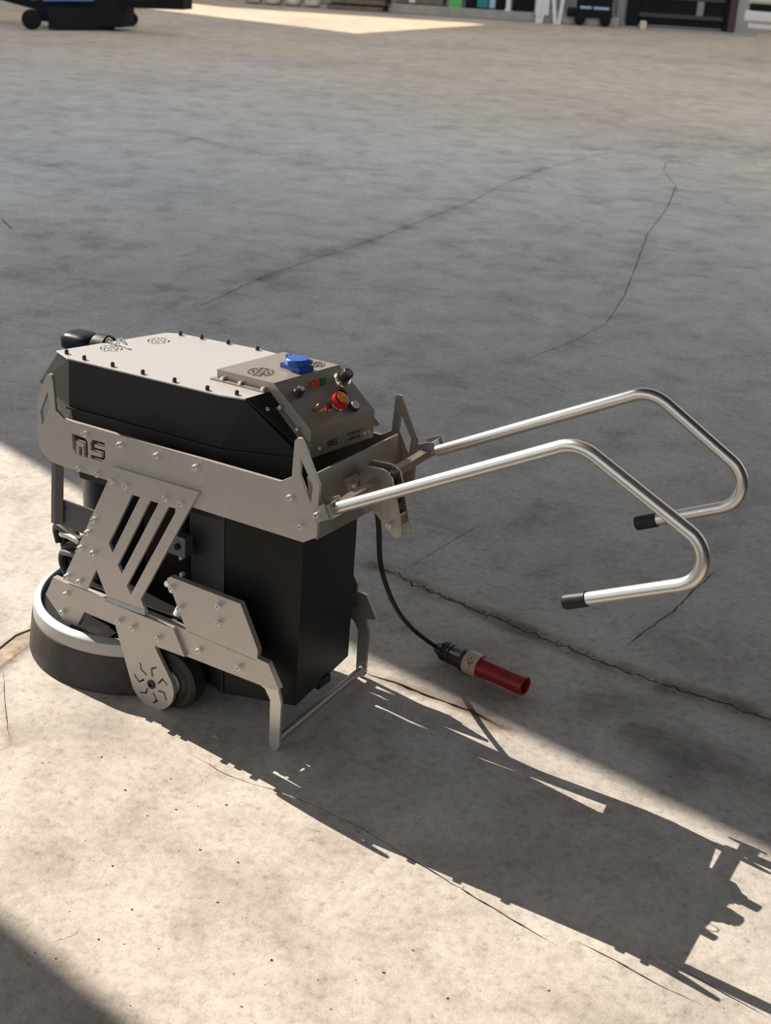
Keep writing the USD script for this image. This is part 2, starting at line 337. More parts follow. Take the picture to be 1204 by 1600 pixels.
for _ in range(110):
    x, y = r0.uniform(-.9, 1.3), r0.uniform(-.85, .45); a = r0.uniform(.0006, .0016); t = np.linspace(0, 2 * np.pi, 6, endpoint=False)
    cuts.append(Polygon(np.c_[x + a * r0.uniform(.6, 1.4, 6) * np.cos(t) * 1.5, y + a * r0.uniform(.6, 1.3, 6) * np.sin(t)]).buffer(0))
TROUGH = Polygon(CR['K1'] + CR['K2'][::-1]).buffer(.002)
cuts.append(TROUGH)
cut = unary_union(cuts)
def poly_mesh(shape, z0, z1):
    ms = []
    for g in getattr(shape, 'geoms', [shape]):
        if g.area > 1e-9 and g.geom_type == 'Polygon':
            m = trimesh.creation.extrude_polygon(g, z1 - z0, engine='earcut'); m.apply_translation([0, 0, z0]); ms.append(m)
    return cat_(*ms)
STAIN_LINES = [('A', .10, .60, 0), ('B', .05, .45, 0), ('C', .10, .25, 0), ('L', .12, .35, 0), ('R', .012, .35, 0), ('T', .015, .8, 1), ('J', .034, 1.0, 1), ('K1', .012, .35, 1), ('K2', .016, .9, 1), ('V', .012, .4, 1)]
STAIN_SHADE_SPOTS = [(.80, .53, .55, .10, .95), (.35, .58, .30, .07, .7), (.67, .56, .22, .07, .75), (.86, .52, .20, .06, .75), (1.0, .46, .2, .06, .6), (.11, .66, .16, .05, .55), (.45, .50, .16, .04, .45), (-3.15, 2.78, .5, .22, .45), (-2.8, 2.95, .4, .15, .4), (-4.0, 3.5, .5, .2, .4),  # the spots beside the plug also paint in the deep shade there
               (-2.12, 10.4, 1.3, .5, .6), (-2.6, 9.3, 1.0, .4, .45), (-2.77, 8.3, .8, .3, .35), (-3.16, 6.2, .7, .25, .35), (-.95, 2.75, .4, .15, .3), (-1.5, 5.7, .8, .25, .4), (-1.6, 4.9, .7, .25, .3), (-1.63, 1.95, .35, .15, .4),
               (-1.2, 2.3, .35, .15, .35), (-.15, 3.8, .5, .2, .35), (-4.5, 6.8, .8, .25, .3), (-4.3, 4.5, .8, .2, .25), (-5.7, 5.2, .7, .3, .35), (.3, 1.2, .2, .1, .3), (-.3, 1.4, .2, .1, .3), (.35, -.2, .12, .05, .25), (.2, -.45, .18, .06, .2), (-.2, -.2, .25, .04, .25)]
def stain_shade_at(P):
    """(grime with painted shade, dirt, painted far light) at floor points, each 0 to 1."""
    out = np.zeros((len(P), 3))
    def segdist(L):
        L = np.array(L); best = np.full(len(P), 9.0)
        for a, b in zip(L[:-1], L[1:]):
            d = b - a; t = np.clip(((P - a) @ d) / (d @ d), 0, 1); best = np.minimum(best, np.linalg.norm(P - a - t[:, None] * d, axis=1))
        return best
    for k, w_, amt, ch in STAIN_LINES:
        out[:, ch] = np.maximum(out[:, ch], amt * np.exp(-(segdist(CR[k]) / w_) ** 2))
    for x, y, a, b, amt in STAIN_SHADE_SPOTS:
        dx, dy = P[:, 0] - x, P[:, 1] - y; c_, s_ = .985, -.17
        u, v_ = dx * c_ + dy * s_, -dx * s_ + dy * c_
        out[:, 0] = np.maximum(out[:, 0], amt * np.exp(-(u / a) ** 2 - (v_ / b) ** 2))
    n_ = meshkit.fbm(np.c_[P * 5.0, np.zeros(len(P))], 4, 11); out[:, 0] *= np.clip((n_ - .25) * 2.2, .15, 1.15); out[:, 1] *= np.clip((n_ - .15) * 2.4, .55, 1.2)
    far = np.clip((P[:, 1] - 4.5 + .45 * np.minimum(P[:, 0], 0) * 0 + 1.1 * P[:, 0].clip(-8, 0) * .25 + 1.0) / 9.0, 0, 1)      # warm brightening towards the far wall, bounce light painted into the colour
    out[:, 2] = np.clip(far * (.55 + .8 * meshkit.fbm(np.c_[P * .55, np.zeros(len(P))], 4, 23)), 0, 1)
    return np.clip(out, 0, 1)
from shapely.strtree import STRtree
from shapely.geometry import box as rect
cut_parts = list(getattr(cut, 'geoms', [cut])); tree = STRtree(cut_parts)
V_, F_, n_v = [], [], 0
def put(v, f):
    global n_v
    V_.append(v); F_.append(f + n_v); n_v += len(v)
def grid(x0, x1, y0, y1, h, skip=None):
    """Top faces cell by cell, with the joints and cracks cut out of the cells that they cross."""
    nx, ny = int(round((x1 - x0) / h)), int(round((y1 - y0) / h))
    for i in range(nx):
        for j in range(ny):
            a, b = x0 + i * h, y0 + j * h
            if skip and skip[0] - 1e-6 <= a and a + h <= skip[1] + 1e-6 and skip[2] - 1e-6 <= b and b + h <= skip[3] + 1e-6:
                continue
            cell = rect(a, b, a + h, b + h); hit = tree.query(cell, predicate='intersects')
            if len(hit) == 0:
                put(np.array([[a, b, 0], [a + h, b, 0], [a + h, b + h, 0], [a, b + h, 0.0]]), np.array([[0, 1, 2], [0, 2, 3]])); continue
            g = cell.difference(unary_union([cut_parts[q] for q in hit]))
            for q in getattr(g, 'geoms', [g]):
                if q.area > 1e-8:
                    m = trimesh.creation.extrude_polygon(q, .012, engine='earcut'); put(np.array(m.vertices) - [0, 0, .012], np.array(m.faces))
NEAR = (-1.2, 1.8, -.9, 1.5)
grid(*NEAR, .03); grid(-7.0, 3.0, -2.0, 11.0, .1, NEAR)
for a, b, c, d in ((-24, 8, -6, -2), (3, 8, -2, 34)) + tuple((-24 + i, -23 + i, -2 + j, -1 + j) for i in range(27) for j in range(36)):
    if -7 <= a < 3 and -2 <= c < 11:
        continue
    put(np.array([[a, c, 0], [b, c, 0], [b, d, 0], [a, d, 0.0]]), np.array([[0, 1, 2], [0, 2, 3]]))
SV, SF = np.vstack(V_), np.vstack(F_)
fl = UsdGeom.Xform.Define(stage, '/World/floor'); meta(fl, label='cracked stained concrete floor, sunlit in the foreground', kind='structure')
flp = fl.GetPrim()
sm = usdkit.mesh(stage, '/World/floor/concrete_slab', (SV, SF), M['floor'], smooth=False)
from pxr import Vt
UsdGeom.PrimvarsAPI(sm).CreatePrimvar('stain_shade', Sdf.ValueTypeNames.Color3fArray, 'vertex').Set(Vt.Vec3fArray.FromNumpy(stain_shade_at(SV[:, :2]).astype(np.float32)))
ob('repair_strip', poly_mesh(TROUGH.buffer(.01), -.030, -.0035), 'strip', flp, smooth=False, label='shallow recessed strip full of brown dirt')
ob('sub_base', box((-8, 14, -.06), (32.2, 40.2, .09), .001), 'soil', flp, smooth=False)

# crumbs of dirt along the long joint
cr = []
J = np.array(CR['J']); dJ = np.r_[0, np.cumsum(np.linalg.norm(np.diff(J, axis=0), axis=1))]
for _ in range(420):
    s = r0.uniform(0, dJ[-1]); x = np.interp(s, dJ, J[:, 0]); y = np.interp(s, dJ, J[:, 1]) + r0.normal(.003, .006)
    a = abs(r0.normal(.0010, .0008)) + .0006
    v = trimesh.creation.icosphere(0).vertices * r0.uniform(.6, 1.3, (12, 1)) * [a * 1.2, a, a * .7] + [x, y, a * .3]
    cr.append(hull(v))
ob('joint_dirt', cat_(*cr), 'crumb', None, smooth=False, label='brown crumbs of dirt strewn along the joint in the floor', cat='dirt', kind='stuff')

# tall buildings on the sunny side, out of the frame: the sun comes through the gap between them
def slab_yz(poly, x0, x1, holes=()):
    v, f = prism_y(poly, 0, x1 - x0, holes)       # polygon given as (y, z)
    return np.c_[x1 - v[:, 1], v[:, 0], v[:, 2]], f[:, ::1]
def flip(m):
    v, f = m; return v, f[:, ::-1]
w = slab_yz([(4.32, -.05), (34, -.05), (34, 15), (19, 15), (9, 22), (4.10, 22), (4.10, 15.9), (4.30, 14.4)], -21.5, -21.0, [[(20.4, 2.2), (25.6, 2.2), (25.6, 7.4), (20.4, 7.4)]])
ob('wall_left', w, 'render_wall', None, smooth=False, kind='structure', label='pale rendered building wall on the sunny side')
w = slab_yz([(-14, -.05), (2.82, -.05), (2.82, 24), (-14, 24)], -21.5, -21.0)
ob('wall_left', w, 'render_wall', None, smooth=False, kind='structure', label='pale rendered building wall nearest the camera')

ob('sky_blocker_wall', box((3.85, -.6, 2.3), (.3, 8.4, 4.6), .01), 'sky_blocker', None, smooth=False, kind='structure', label='added dark wall right of the frame, holding off sky light')  # unseen wall, added to darken the shade on the near right

cn = UsdGeom.Xform.Define(stage, '/World/sky_blocker_roof'); meta(cn, label='added roof sheet above the frame, holding sky light off the near floor', kind='structure')  # unseen roof, added to cut sky light around the machine
ob('sky_blocker_sheet', box((2.1, -.2, 4.65), (11.8, 12.8, .06), .01), 'sky_blocker', cn.GetPrim(), smooth=False)
for k in range(5): ob('sky_blocker_purlin', box((2.1, -6.2 + k * 3.0, 4.53), (11.8, .08, .18), .01), 'bg_grey', cn.GetPrim(), smooth=False)

# ------------------------------------------------------------------ the grinder
G = thing('floor_grinder', 'silver and black walk-behind concrete floor grinder with bent tubular handles on the floor', 'floor grinder', (-0.3, 0.18, 0))

MAIN = [(-0.6252, 0.7538), (-0.6180, 0.7580), (-0.6106, 0.7569), (-0.6063, 0.7373), (-0.6034, 0.6756), (-0.579, 0.6600), (0.013, 0.6610), (0.041, 0.678), (0.0459, 0.7582), (0.0526, 0.7656), (0.0618, 0.7661), (0.0706, 0.7498), (0.1086, 0.6745), (0.1057, 0.561), (0.0733, 0.5400), (-0.5893, 0.5425), (-0.6212, 0.544), (-0.645, 0.555), (-0.6591, 0.5715), (-0.6630, 0.60), (-0.6625, 0.6759), (-0.6449, 0.7176)]
HOLEL = [(-0.6242, 0.7165), (-0.6214, 0.6754), (-0.6478, 0.63), (-0.6507, 0.6622)]
HOLER = [(0.0617, 0.7241), (0.0926, 0.6704), (0.0893, 0.6307), (0.0605, 0.6851)]
MS = [[(-0.5569, 0.6302), (-0.519, 0.6290), (-0.5108, 0.621), (-0.5115, 0.5815), (-0.5235, 0.5825), (-0.5225, 0.6155), (-0.5450, 0.6165), (-0.5456, 0.5814), (-0.5569, 0.594)],
      [(-0.5384, 0.6047), (-0.5289, 0.6043), (-0.5294, 0.5825), (-0.5390, 0.5829)],
      [(-0.4960, 0.6299), (-0.4600, 0.6308), (-0.4600, 0.6215), (-0.4901, 0.6210), (-0.4905, 0.6130), (-0.4601, 0.6125), (-0.4601, 0.5949), (-0.4695, 0.5836), (-0.5035, 0.5836), (-0.5034, 0.5925), (-0.4713, 0.5932), (-0.4709, 0.6030), (-0.5023, 0.6035), (-0.5020, 0.6220)]]
DIAG = [(-0.441, 0.5797), (-0.4245, 0.5838), (-0.1906, 0.5859), (-0.3617, 0.2738), (-0.3461, 0.2400), (-0.43, 0.236), (-0.4615, 0.2385), (-0.4939, 0.3097), (-0.5270, 0.2460), (-0.6015, 0.2520), (-0.4497, 0.5427)]
SLOTS = [[(-0.3784, 0.5298), (-0.3554, 0.5305), (-0.4422, 0.3686), (-0.4522, 0.3896)], [(-0.3269, 0.5296), (-0.303, 0.5299), (-0.4165, 0.3219), (-0.4276, 0.3419)],
         [(-0.2745, 0.5292), (-0.2559, 0.5297), (-0.257, 0.5192), (-0.3916, 0.2756), (-0.4027, 0.2961)]]
LOW = [(-0.6361, 0.2455), (-0.6046, 0.2430), (-0.4629, 0.2400), (-0.3484, 0.2410), (-0.2320, 0.2350), (-0.2853, 0.3488), (-0.2764, 0.3566), (-0.0806, 0.3499), (-0.0335, 0.2498), (-0.0348, 0.2289), (-0.006, 0.2262), (0.0247, 0.1703), (0.0059, 0.1634), (-0.2276, 0.1660), (-0.3262, 0.1646), (-0.4403, 0.177), (-0.5403, 0.1813), (-0.5656, 0.1348), (-0.6117, 0.1365), (-0.6643, 0.1898)]
AC, AR = (-0.329, 0.062), 0.0655
arc = [(AC[0] + AR * math.cos(a), AC[1] + AR * math.sin(a)) for a in np.linspace(math.radians(192), math.radians(388), 26)]
ARM = [(-0.465, 0.2405), (-0.2617, 0.2340), (-0.2294, 0.1701), (-0.3186, 0.1691)] + arc[::-1] + [(-0.4347, 0.1838)]
SPIR = [[(-0.3617, 0.0998), (-0.3593, 0.0828), (-0.3436, 0.0726)], [(-0.313, 0.1036), (-0.328, 0.096), (-0.3262, 0.0743)], [(-0.3816, 0.0613), (-0.367, 0.0461), (-0.3516, 0.0576)], [(-0.282, 0.0678), (-0.2965, 0.0783), (-0.3092, 0.0611)], [(-0.3654, 0.0171), (-0.3477, 0.0213), (-0.3422, 0.0369)], [(-0.2854, 0.0238), (-0.2924, 0.0438), (-0.3097, 0.042)], [(-0.3257, 0.002), (-0.3144, 0.013), (-0.3249, 0.0319)]]
BOLT_M = [(-0.5121, 0.6409), (-0.4099, 0.6404), (-0.3065, 0.6407), (-0.2004, 0.6407), (-0.5338, 0.5534), (-0.4791, 0.5529), (0.0421, 0.635), (0.0712, 0.5785)]
BOLT_D = [(-0.4297, 0.5517), (-0.389, 0.5519), (-0.2771, 0.5509), (-0.2344, 0.5502), (-0.4905, 0.4392), (-0.5104, 0.4022), (-0.5356, 0.3553), (-0.496, 0.3545), (-0.5819, 0.2675), (-0.5434, 0.2653)]
BOLT_L = [(-0.5903, 0.2167), (-0.6051, 0.163), (-0.1914, 0.1984), (-0.2671, 0.3341), (-0.2449, 0.2899), (-0.1354, 0.3309), (-0.1366, 0.2881), (-0.0796, 0.1937)]
BOLT_W = [(-0.4166, 0.2036), (-0.3767, 0.2006), (-0.301, 0.1972)]
YM, YD, YL, YW = -0.020, -0.028, -0.026, -0.036

sp = ob('side_plate', prism_y(MAIN, YM, YM + .008, [HOLEL, HOLER] + MS), 'plate', G, smooth=False, label='near grey side plate with the letters MS cut through')
for x, z in BOLT_M: bolt(x, z, YM, sp)
dp = ob('slotted_brace_plate', prism_y(DIAG, YD, YD + .008, SLOTS), 'plate', G, smooth=False)
for x, z in BOLT_D: bolt(x, z, YD, dp)
lp = ob('base_plate', prism_y(LOW, YL, YL + .015), 'plate', G, smooth=False)
ob('seam', prism_y([(-.228, .2332), (-.0355, .2232), (-.0355, .2226), (-.228, .2326)], YL - .0003, YL + .001), 'print', lp, smooth=False)
for x, z in BOLT_L: bolt(x, z, YL, lp)
def stroke(pts, w=.0022):
    return LineString(pts).buffer(w, cap_style=2, join_style=2)
arm_holes = [np.array(stroke([(a, b + .009) for a, b in s]).exterior.coords)[:-1][::-1] for s in SPIR]
wp = ob('wheel_arm', prism_y(ARM, YW, YW + .010, arm_holes), 'plate', G, smooth=False, label='wheel arm plate with a ring of hooked cut-outs')
for x, z in BOLT_W: bolt(x, z, YW, wp)
ob('axle_bolt', lathe([(.0115, 0), (.0115, .003), (.010, .004), (.005, .004), (.004, .001), (0, .001)], (AC[0], YW, AC[1]), (0, -1, 0), 20), 'darksteel', wp)
# edge flange under the brace plate, bent out over the base plate
ob('flange', hull([(-.468, YD - .007, .2385), (-.345, YD - .007, .2400), (-.468, YD, .2385), (-.345, YD, .2400), (-.462, YD, .2480), (-.350, YD, .2490)]), 'plate', dp, smooth=False)

# far side: the same plates mirrored
FDX, FDZ = .004, -.015
mv = lambda P: [(x + FDX, z + FDZ) for x, z in P]
ob('side_plate', prism_y(mv(MAIN), .374, .380, [mv(HOLEL), mv(HOLER)]), 'panel', G, smooth=False)
ob('slotted_brace_plate', prism_y(DIAG, .380, .386, SLOTS), 'plate', G, smooth=False)
LOWF = [(x + (.008 if x > -.04 else 0), z) for x, z in LOW]
ob('base_plate', prism_y(LOWF, .372, .380), 'panel', G, smooth=False)
ob('wheel_arm', prism_y(ARM, .386, .392), 'plate', G, smooth=False)

# housing: upper cover, lip, lower tray
TOP = [(-.587, .013), (-.642, .037), (-.548, .300), (-.521, .317), (-.30, .338), (-.065, .328), (-.121, .041), (-.175, .028)]
LOWR = [(-.602, .022), (-.155, .345), (.012, .315), (-.008, .090), (-.176, .028), (-.53, .335)]
NOSE = [(-.735, .066), (-.705, .285)]
hs = ob('housing', hull([(x, y, .790) for x, y in TOP] + [(x, y, .672) for x, y in LOWR] + [(x, y, .692) for x, y in NOSE]), 'black', G, smooth=False, label='black powder-coated upper housing')
ob('cover_lip', hull([(x + (-.004 if x < -.3 else .002), y + (-.006 if y < .15 else .005), z) for x, y in LOWR for z in (.6695, .6735)]), 'black', hs, smooth=False)
TRAY = [(-.600, .0255), (-.155, .341), (.010, .312), (-.010, .093), (-.177, .0315), (-.53, .331)]
ob('lower_tray', hull([(x, y, .671) for x, y in TRAY] + [(-.690, .075, .671), (-.665, .28, .671)] + [(x * .97, y, .50) for x, y in TRAY] + [(-.645, .045, .585), (-.62, .30, .585)]), 'black', hs, smooth=False)

def vent(cx, cy, r, rot=0.0, squash=1.0):
    """Cut-outs of a round vent: an outer ring of arcs, an inner ring, a hub."""
    out = []
    def arc_(r0_, r1_, a0, a1):
        t = np.linspace(a0, a1, 7)
        P = [(r1_ * math.cos(a), r1_ * math.sin(a)) for a in t] + [(r0_ * math.cos(a), r0_ * math.sin(a)) for a in t[::-1]]
        return [(cx + x, cy + y) for x, y in P]
    for k in range(6):
        a = rot + k * math.pi / 3; out.append(arc_(.86 * r, r, a + .10, a + .94))
    for k in range(6):
        a = rot + k * math.pi / 3 + .52; out.append(arc_(.52 * r, .70 * r, a + .14, a + .90))
    for k in range(4):
        a = rot + k * math.pi / 2; out.append(arc_(.18 * r, .36 * r, a + .2, a + 1.3))
    return out
LID = [(-.589, .010), (-.645, .035), (-.550, .303), (-.521, .320), (-.30, .341), (-.063, .331), (-.121, .039), (-.175, .025)]
lid = ob('lid', prism_z(LID[::-1], .7905, .7935, [h for c in ((-.563, .126), (-.520, .241)) for h in vent(*c, .026)]), 'lid', G, smooth=False, label='silver sheet lid with two round vents')
for x, y in ((-.612, .033), (-.553, .026), (-.473, .029), (-.389, .031), (-.302, .032), (-.216, .035), (-.150, .050)): stud((x, y, .7935), (0, 0, 1), lid)
for x, y in ((-.512, .311), (-.455, .320), (-.383, .328), (-.302, .333), (-.22, .331)): stud((x, y, .7935), (0, 0, 1), lid)
nl = np.array([.66, 0, .75]) * .003
q = [(-.121, .041, .792), (-.065, .328, .792), (.012, .315, .705), (-.012, .082, .698)]
sl = ob('rear_slope_sheet', hull([p for p in q] + [tuple(np.array(p) + nl) for p in q]), 'black', G, smooth=False)

# control console
SH = .2
def sh(v):
    v = np.array(v, float); v[:, 0] += SH * (v[:, 1] - .108); return v
PROF = [(-.246, .792), (-.246, .815), (-.097, .815), (.000, .731), (.000, .667), (-.03, .672), (-.110, .792)]
holes_c = []
cv, cf = prism_y(PROF, .108, .303)
con = ob('control_console', (sh(cv), cf), 'console', G, smooth=False, label='grey wedge-shaped control console')
ca, cb = np.array([.097, 0, -.084]), np.array([SH, 1.0, 0])
CN = np.cross(ca, cb); CN = CN / np.linalg.norm(CN); CN = CN if CN[2] > 0 else -CN
CU = ca / np.linalg.norm(ca)
def onslope(u, v):
    """Point on the sloped face: u from the upper edge (0) to the lower (1), v metres from the near edge."""
    return np.array([-.097, .108, .815]) + ca * u + cb * v
FN = np.cross(cb, [0, 0, 1.0]); FN /= np.linalg.norm(FN)
# flanges with their screws
for (yy0, yy1) in ((.094, .109), (.302, .316)):
    fv, ff = prism_y([(-.252, .7935), (-.112, .7935), (.004, .693), (.002, .690), (-.113, .7962), (-.252, .7962)][::-1], yy0, yy1)
    fv, ff = prism_y([(-.252, .7932), (-.112, .7932), (.004, .693), (.006, .6955), (-.1105, .7965), (-.252, .7965)], yy0, yy1)
    ob('flange', (sh(fv), ff), 'console', con, smooth=False)
for x, z, ax in ((-.225, .7965, (0, 0, 1)), (-.178, .7965, (0, 0, 1)), (-.075, .766, tuple(CN)), (-.03, .727, tuple(CN)), (-.118, .7965, (0, 0, 1))):
    stud((x + SH * (.101 - .108), .101, z), ax, con, 'steel', .0042, .006, 'screw')
stud((-.088, .072, .767), tuple(CN), sl, 'steel', .0045, .006, 'screw')
stud((-.006, .082, .699), tuple(CN), sl, 'steel', .0042, .006, 'screw')
# vents on the console's top: raised black-edged slots
def vent_mesh(cx, cy, r, z):
    return cat_(*[prism_z(h, z, z + .0006) for h in vent(cx, cy, r, .3)])
ob('vent', vent_mesh(-.161, .151, .029, .8150), 'print', con, smooth=False)
ob('vent', vent_mesh(-.098, .272, .020, .8150), 'print', con, smooth=False)
# blue socket outlet
bq = np.array([(-.091, .194), (-.077, .230), (-.133, .245), (-.150, .207)])
cen = bq.mean(0)
ob('socket_base', hull([(*(cen + (p - cen) * k), z) for p in bq for k, z in ((1, .8152), (1, .8235), (.93, .8265))]), 'blue', con, smooth=False, label='blue socket outlet base')
ob('socket_cover', cat_(lathe([(.0255, 0), (.0255, .0125), (.0235, .0145), (0, .0145)], (cen[0], cen[1], .8262), (0, 0, 1), 32),
                        box((cen[0] - .030, cen[1] + .010, .834), (.010, .018, .014), .001, .3), box((cen[0] + .024, cen[1] + .014, .833), (.010, .010, .010), .001, .3)), 'blue', con, label='round blue socket cover')
# knobs and lamps on the slope
def onp(name, u, v, prof, mat, n=24, label=None, off=(0, 0, 0)):
    return ob(name, lathe(prof, onslope(u, v) + np.array(off), CN, n), mat, con, label=label)
onp('rotary_knob', .30, .037, [(.0115, 0), (.0115, .004), (.0098, .006), (.0092, .019), (.008, .021), (0, .021)], 'plugblack', label='small black rotary knob')
onp('knob_cap', .30, .037, [(.0060, .0209), (.0060, .0216), (0, .0216)], 'white')
onp('indicator_lamp', .22, .096, [(.0085, 0), (.0085, .003), (.0072, .005), (.0068, .010), (.004, .0125), (0, .013)], 'redlamp', label='red indicator lamp')
onp('indicator_lamp', .22, .118, [(.0085, 0), (.0085, .003), (.0072, .005), (.0068, .010), (.004, .0125), (0, .013)], 'greenlamp', label='green indicator lamp')
onp('dial_bezel', .30, .169, [(.0205, 0), (.0205, .004), (.0185, .007), (.0175, .012), (.013, .014), (0, .014)], 'bezel', 32, 'large nickel dial bezel')
onp('dial_knob', .30, .169, [(.0125, .0135), (.0122, .031), (.011, .033), (0, .033)], 'plugblack', 20, 'ribbed black dial knob')
onp('dial_cap', .30, .169, [(.0082, .0329), (.0082, .0336), (0, .0336)], 'block')
onp('stop_collar', .715, .103, [(.0150, 0), (.0150, .006), (.0120, .007), (.0120, .013), (0, .013)], 'bezel', 28, 'nickel collar of the stop button')
onp('stop_button', .715, .103, [(.0130, .012), (.0185, .017), (.0195, .024), (.0180, .031), (.0120, .0335), (0, .0335)], 'red', 32, 'red mushroom stop button')
onp('stop_label', .715, .103, [(.0118, .0335), (.0118, .0343), (0, .0343)], 'yellow', 24, 'yellow disc on the stop button')
onp('start_button', .83, .146, [(.0125, 0), (.0125, .006), (.0115, .0105), (0, .0105)], 'plugblack', 24)
onp('button_face', .83, .146, [(.0102, .0104), (.0096, .0128), (0, .0128)], 'white', 24, 'pale button face')
onp('guard_ring', .55, .142, [(.0115, 0), (.0115, .0050), (.0085, .0050), (.0085, .001), (0, .001)], 'darksteel', 20)
# key switch with its keys
kp = onslope(.72, .072)
onp('key_switch', .72, .074, [(.0085, 0), (.0085, .006), (.0065, .008), (0, .008)], 'bezel', 20)
e1 = np.array([CN * .012 + kp, CN * .024 + kp])
ring_c = kp + CN * .020 + np.array([-.012, -.020, -.004])
t = np.linspace(0, 2 * np.pi, 20)
ob('key_ring', tube([ring_c + .010 * (math.cos(a) * np.array([.5, .8, .2]) + math.sin(a) * np.array([.1, -.25, .95])) for a in t], .0011, 6), 'brass', con, label='brass key ring')
def key(base, d, ln):
    d = np.array(d, float) / np.linalg.norm(d); s = np.cross(d, CN); s /= np.linalg.norm(s); up = np.cross(s, d)
    P = []
    bow = hull([base + .0075 * (math.cos(a) * d + math.sin(a) * s) + up * h for a in np.linspace(0, 2 * np.pi, 12) for h in (-.0009, .0009)])
    shaft = hull([base + d * x + s * y + up * h for x in (.004, ln) for y in (-.0028, .0028) for h in (-.0008, .0008)])
    return bow + shaft
ob('key', key(kp + CN * .020, -CN, .019), 'brass', con, label='brass key in the switch')
ob('key', key(kp + CN * .013 + np.array([-.016, -.026, -.008]), (.3, -.35, -.75), .021), 'brass', con, label='brass spare key hanging from the ring')
# lettering on the console's front edge
def letter(text, h, v0, z0, bold=False):
    tm = meshkit.text_mesh(text, h, .0006, bold)
    v = np.array(tm.vertices); ax = cb / np.linalg.norm(cb)
    o = np.array([0, .108, 0]) + cb * v0; o[2] = z0
    return o + np.outer(v[:, 0], ax) + np.outer(v[:, 1], [0, 0, 1.0]) + np.outer(v[:, 2], FN), np.array(tm.faces)
def strokes_text(glyphs, h, v0, z0, s=.62):
    ms, x0 = [], v0
    for g, wd in glyphs:
        for pl in g:
            pg = LineString([(a * wd * h, b * h) for a, b in pl]).buffer(.105 * h, cap_style=3, join_style=2)
            m = trimesh.creation.extrude_polygon(pg, .0006, engine='earcut'); v = np.array(m.vertices)
            ax = cb / np.linalg.norm(cb); o = np.array([0, .108, 0]) + cb * x0; o[2] = z0
            ms.append((o + np.outer(v[:, 0], ax) + np.outer(v[:, 1], [0, 0, 1.0]) + np.outer(v[:, 2], FN), np.array(m.faces)))
        x0 += (wd + .28) * h
    return cat_(*ms)
Mg = [[(0, 0), (0, 1), (.8, 1), (1, .85), (1, 0)], [(.5, 0), (.5, .62)]]
Sg = [[(1, 1), (.15, 1), (0, .85), (0, .5), (1, .5), (1, .15), (.85, 0), (0, 0)]]
ob('lettering', strokes_text([(Mg, .95), (Sg, .95)], .012, .053, .681), 'print', con, smooth=False, label='black letters MS')
ob('lettering', cat_(letter('COMPACT', .0075, .112, .690), letter('LIMITED', .0062, .116, .679)), 'print', con, smooth=False, label='small black line of lettering')
for v in (.026, .165, .178): stud(np.array([0, .108, .684]) + cb * v, tuple(FN), con, 'steel', .0036, .005, 'screw')

# rear cross panel between the side plates
RP = [(.078, -.013, .684), (.066, .373, .660), (.104, -.013, .553), (.090, .373, .520)]
ob('rear_panel', hull([p for p in RP] + [(x - .005, y, z) for x, y, z in RP]), 'panel', G, smooth=False, label='bare grey cross panel below the console')
ob('under_panel', hull([(x - .006, y, z) for x, y, z in (RP[2], RP[3])] + [(x, y, z) for x, y, z in (RP[2], RP[3])] + [(.02, -.010, .548), (.02, .37, .515), (.02, -.010, .543), (.02, .37, .510)]), 'panel', G, smooth=False)

# rear box
BX = [(-.167, .030), (.032, .030), (.006, .292), (-.19, .292), (-.298, .24), (-.298, .092)]
def bz(x): return .101 + (x - .026) * .20
ob('rear_box', hull([(x, y, bz(x)) for x, y in BX] + [(x + (.010 if x > -.1 else .008) * (1 if x > 0 else 0), y, .56) for x, y in BX]), 'satin', G, smooth=False, label='tall satin black rear box')
ob('box_corner_panel', hull([(-.169, .0285, .060), (-.300, .087, .048), (-.165, .0285, .54), (-.312, .087, .54), (-.172, .033, .060), (-.302, .092, .048), (-.170, .033, .54), (-.314, .092, .54)]), 'chamfer', G, smooth=False, label='dark textured corner panel of the rear box')
ob('box_foot', box((.012, .165, .094), (.022, .05, .020), .001), 'satin', G, smooth=False)

# stand: two bent flat legs and a cross bar
def leg(y0, y1, dx, dz):
    P = [(-.052, .205), (-.012, .192), (.014, .165), (.0235, .13), (.0205, .012), (.0150, .003), (.0065, 0), (-.002, .003), (-.0070, .012), (-.0060, .128), (-.020, .152), (-.055, .166)]
    return prism_y([(x + dx, max(0, z + dz)) for x, z in P[::-1]], y0, y1)
ob('stand_leg', leg(-.017, -.009, .001, 0), 'leg', G, smooth=False, label='near flat steel stand leg')
ob('stand_leg', leg(.364, .372, -.006, 0), 'panel', G, smooth=False, label='far flat steel stand leg in shade')
ob('stand_crossbar', tube([(.012, -.010, .026), (.006, .364, .026)], .0095, 14), 'panel', G, label='round bar joining the stand legs')

# wheels
for y0 in (-.018, .325):
    wh = ob('wheel', lathe([(.0, 0), (.048, 0), (.052, .004), (.066, .002), (.073, .007), (.074, .016), (.074, .034), (.073, .043), (.066, .048), (.052, .046), (.048, .05), (0, .05)], (-.292, y0 + .05, .074), (0, -1, 0), 48), 'tyre', G, label='black rubber wheel' if y0 < 0 else None)
    ob('hub', lathe([(0, 0), (.03, 0), (.034, .004), (.03, .008), (0, .008)], (-.292, y0 + .001, .074), (0, -1, 0), 28), 'block', wh)

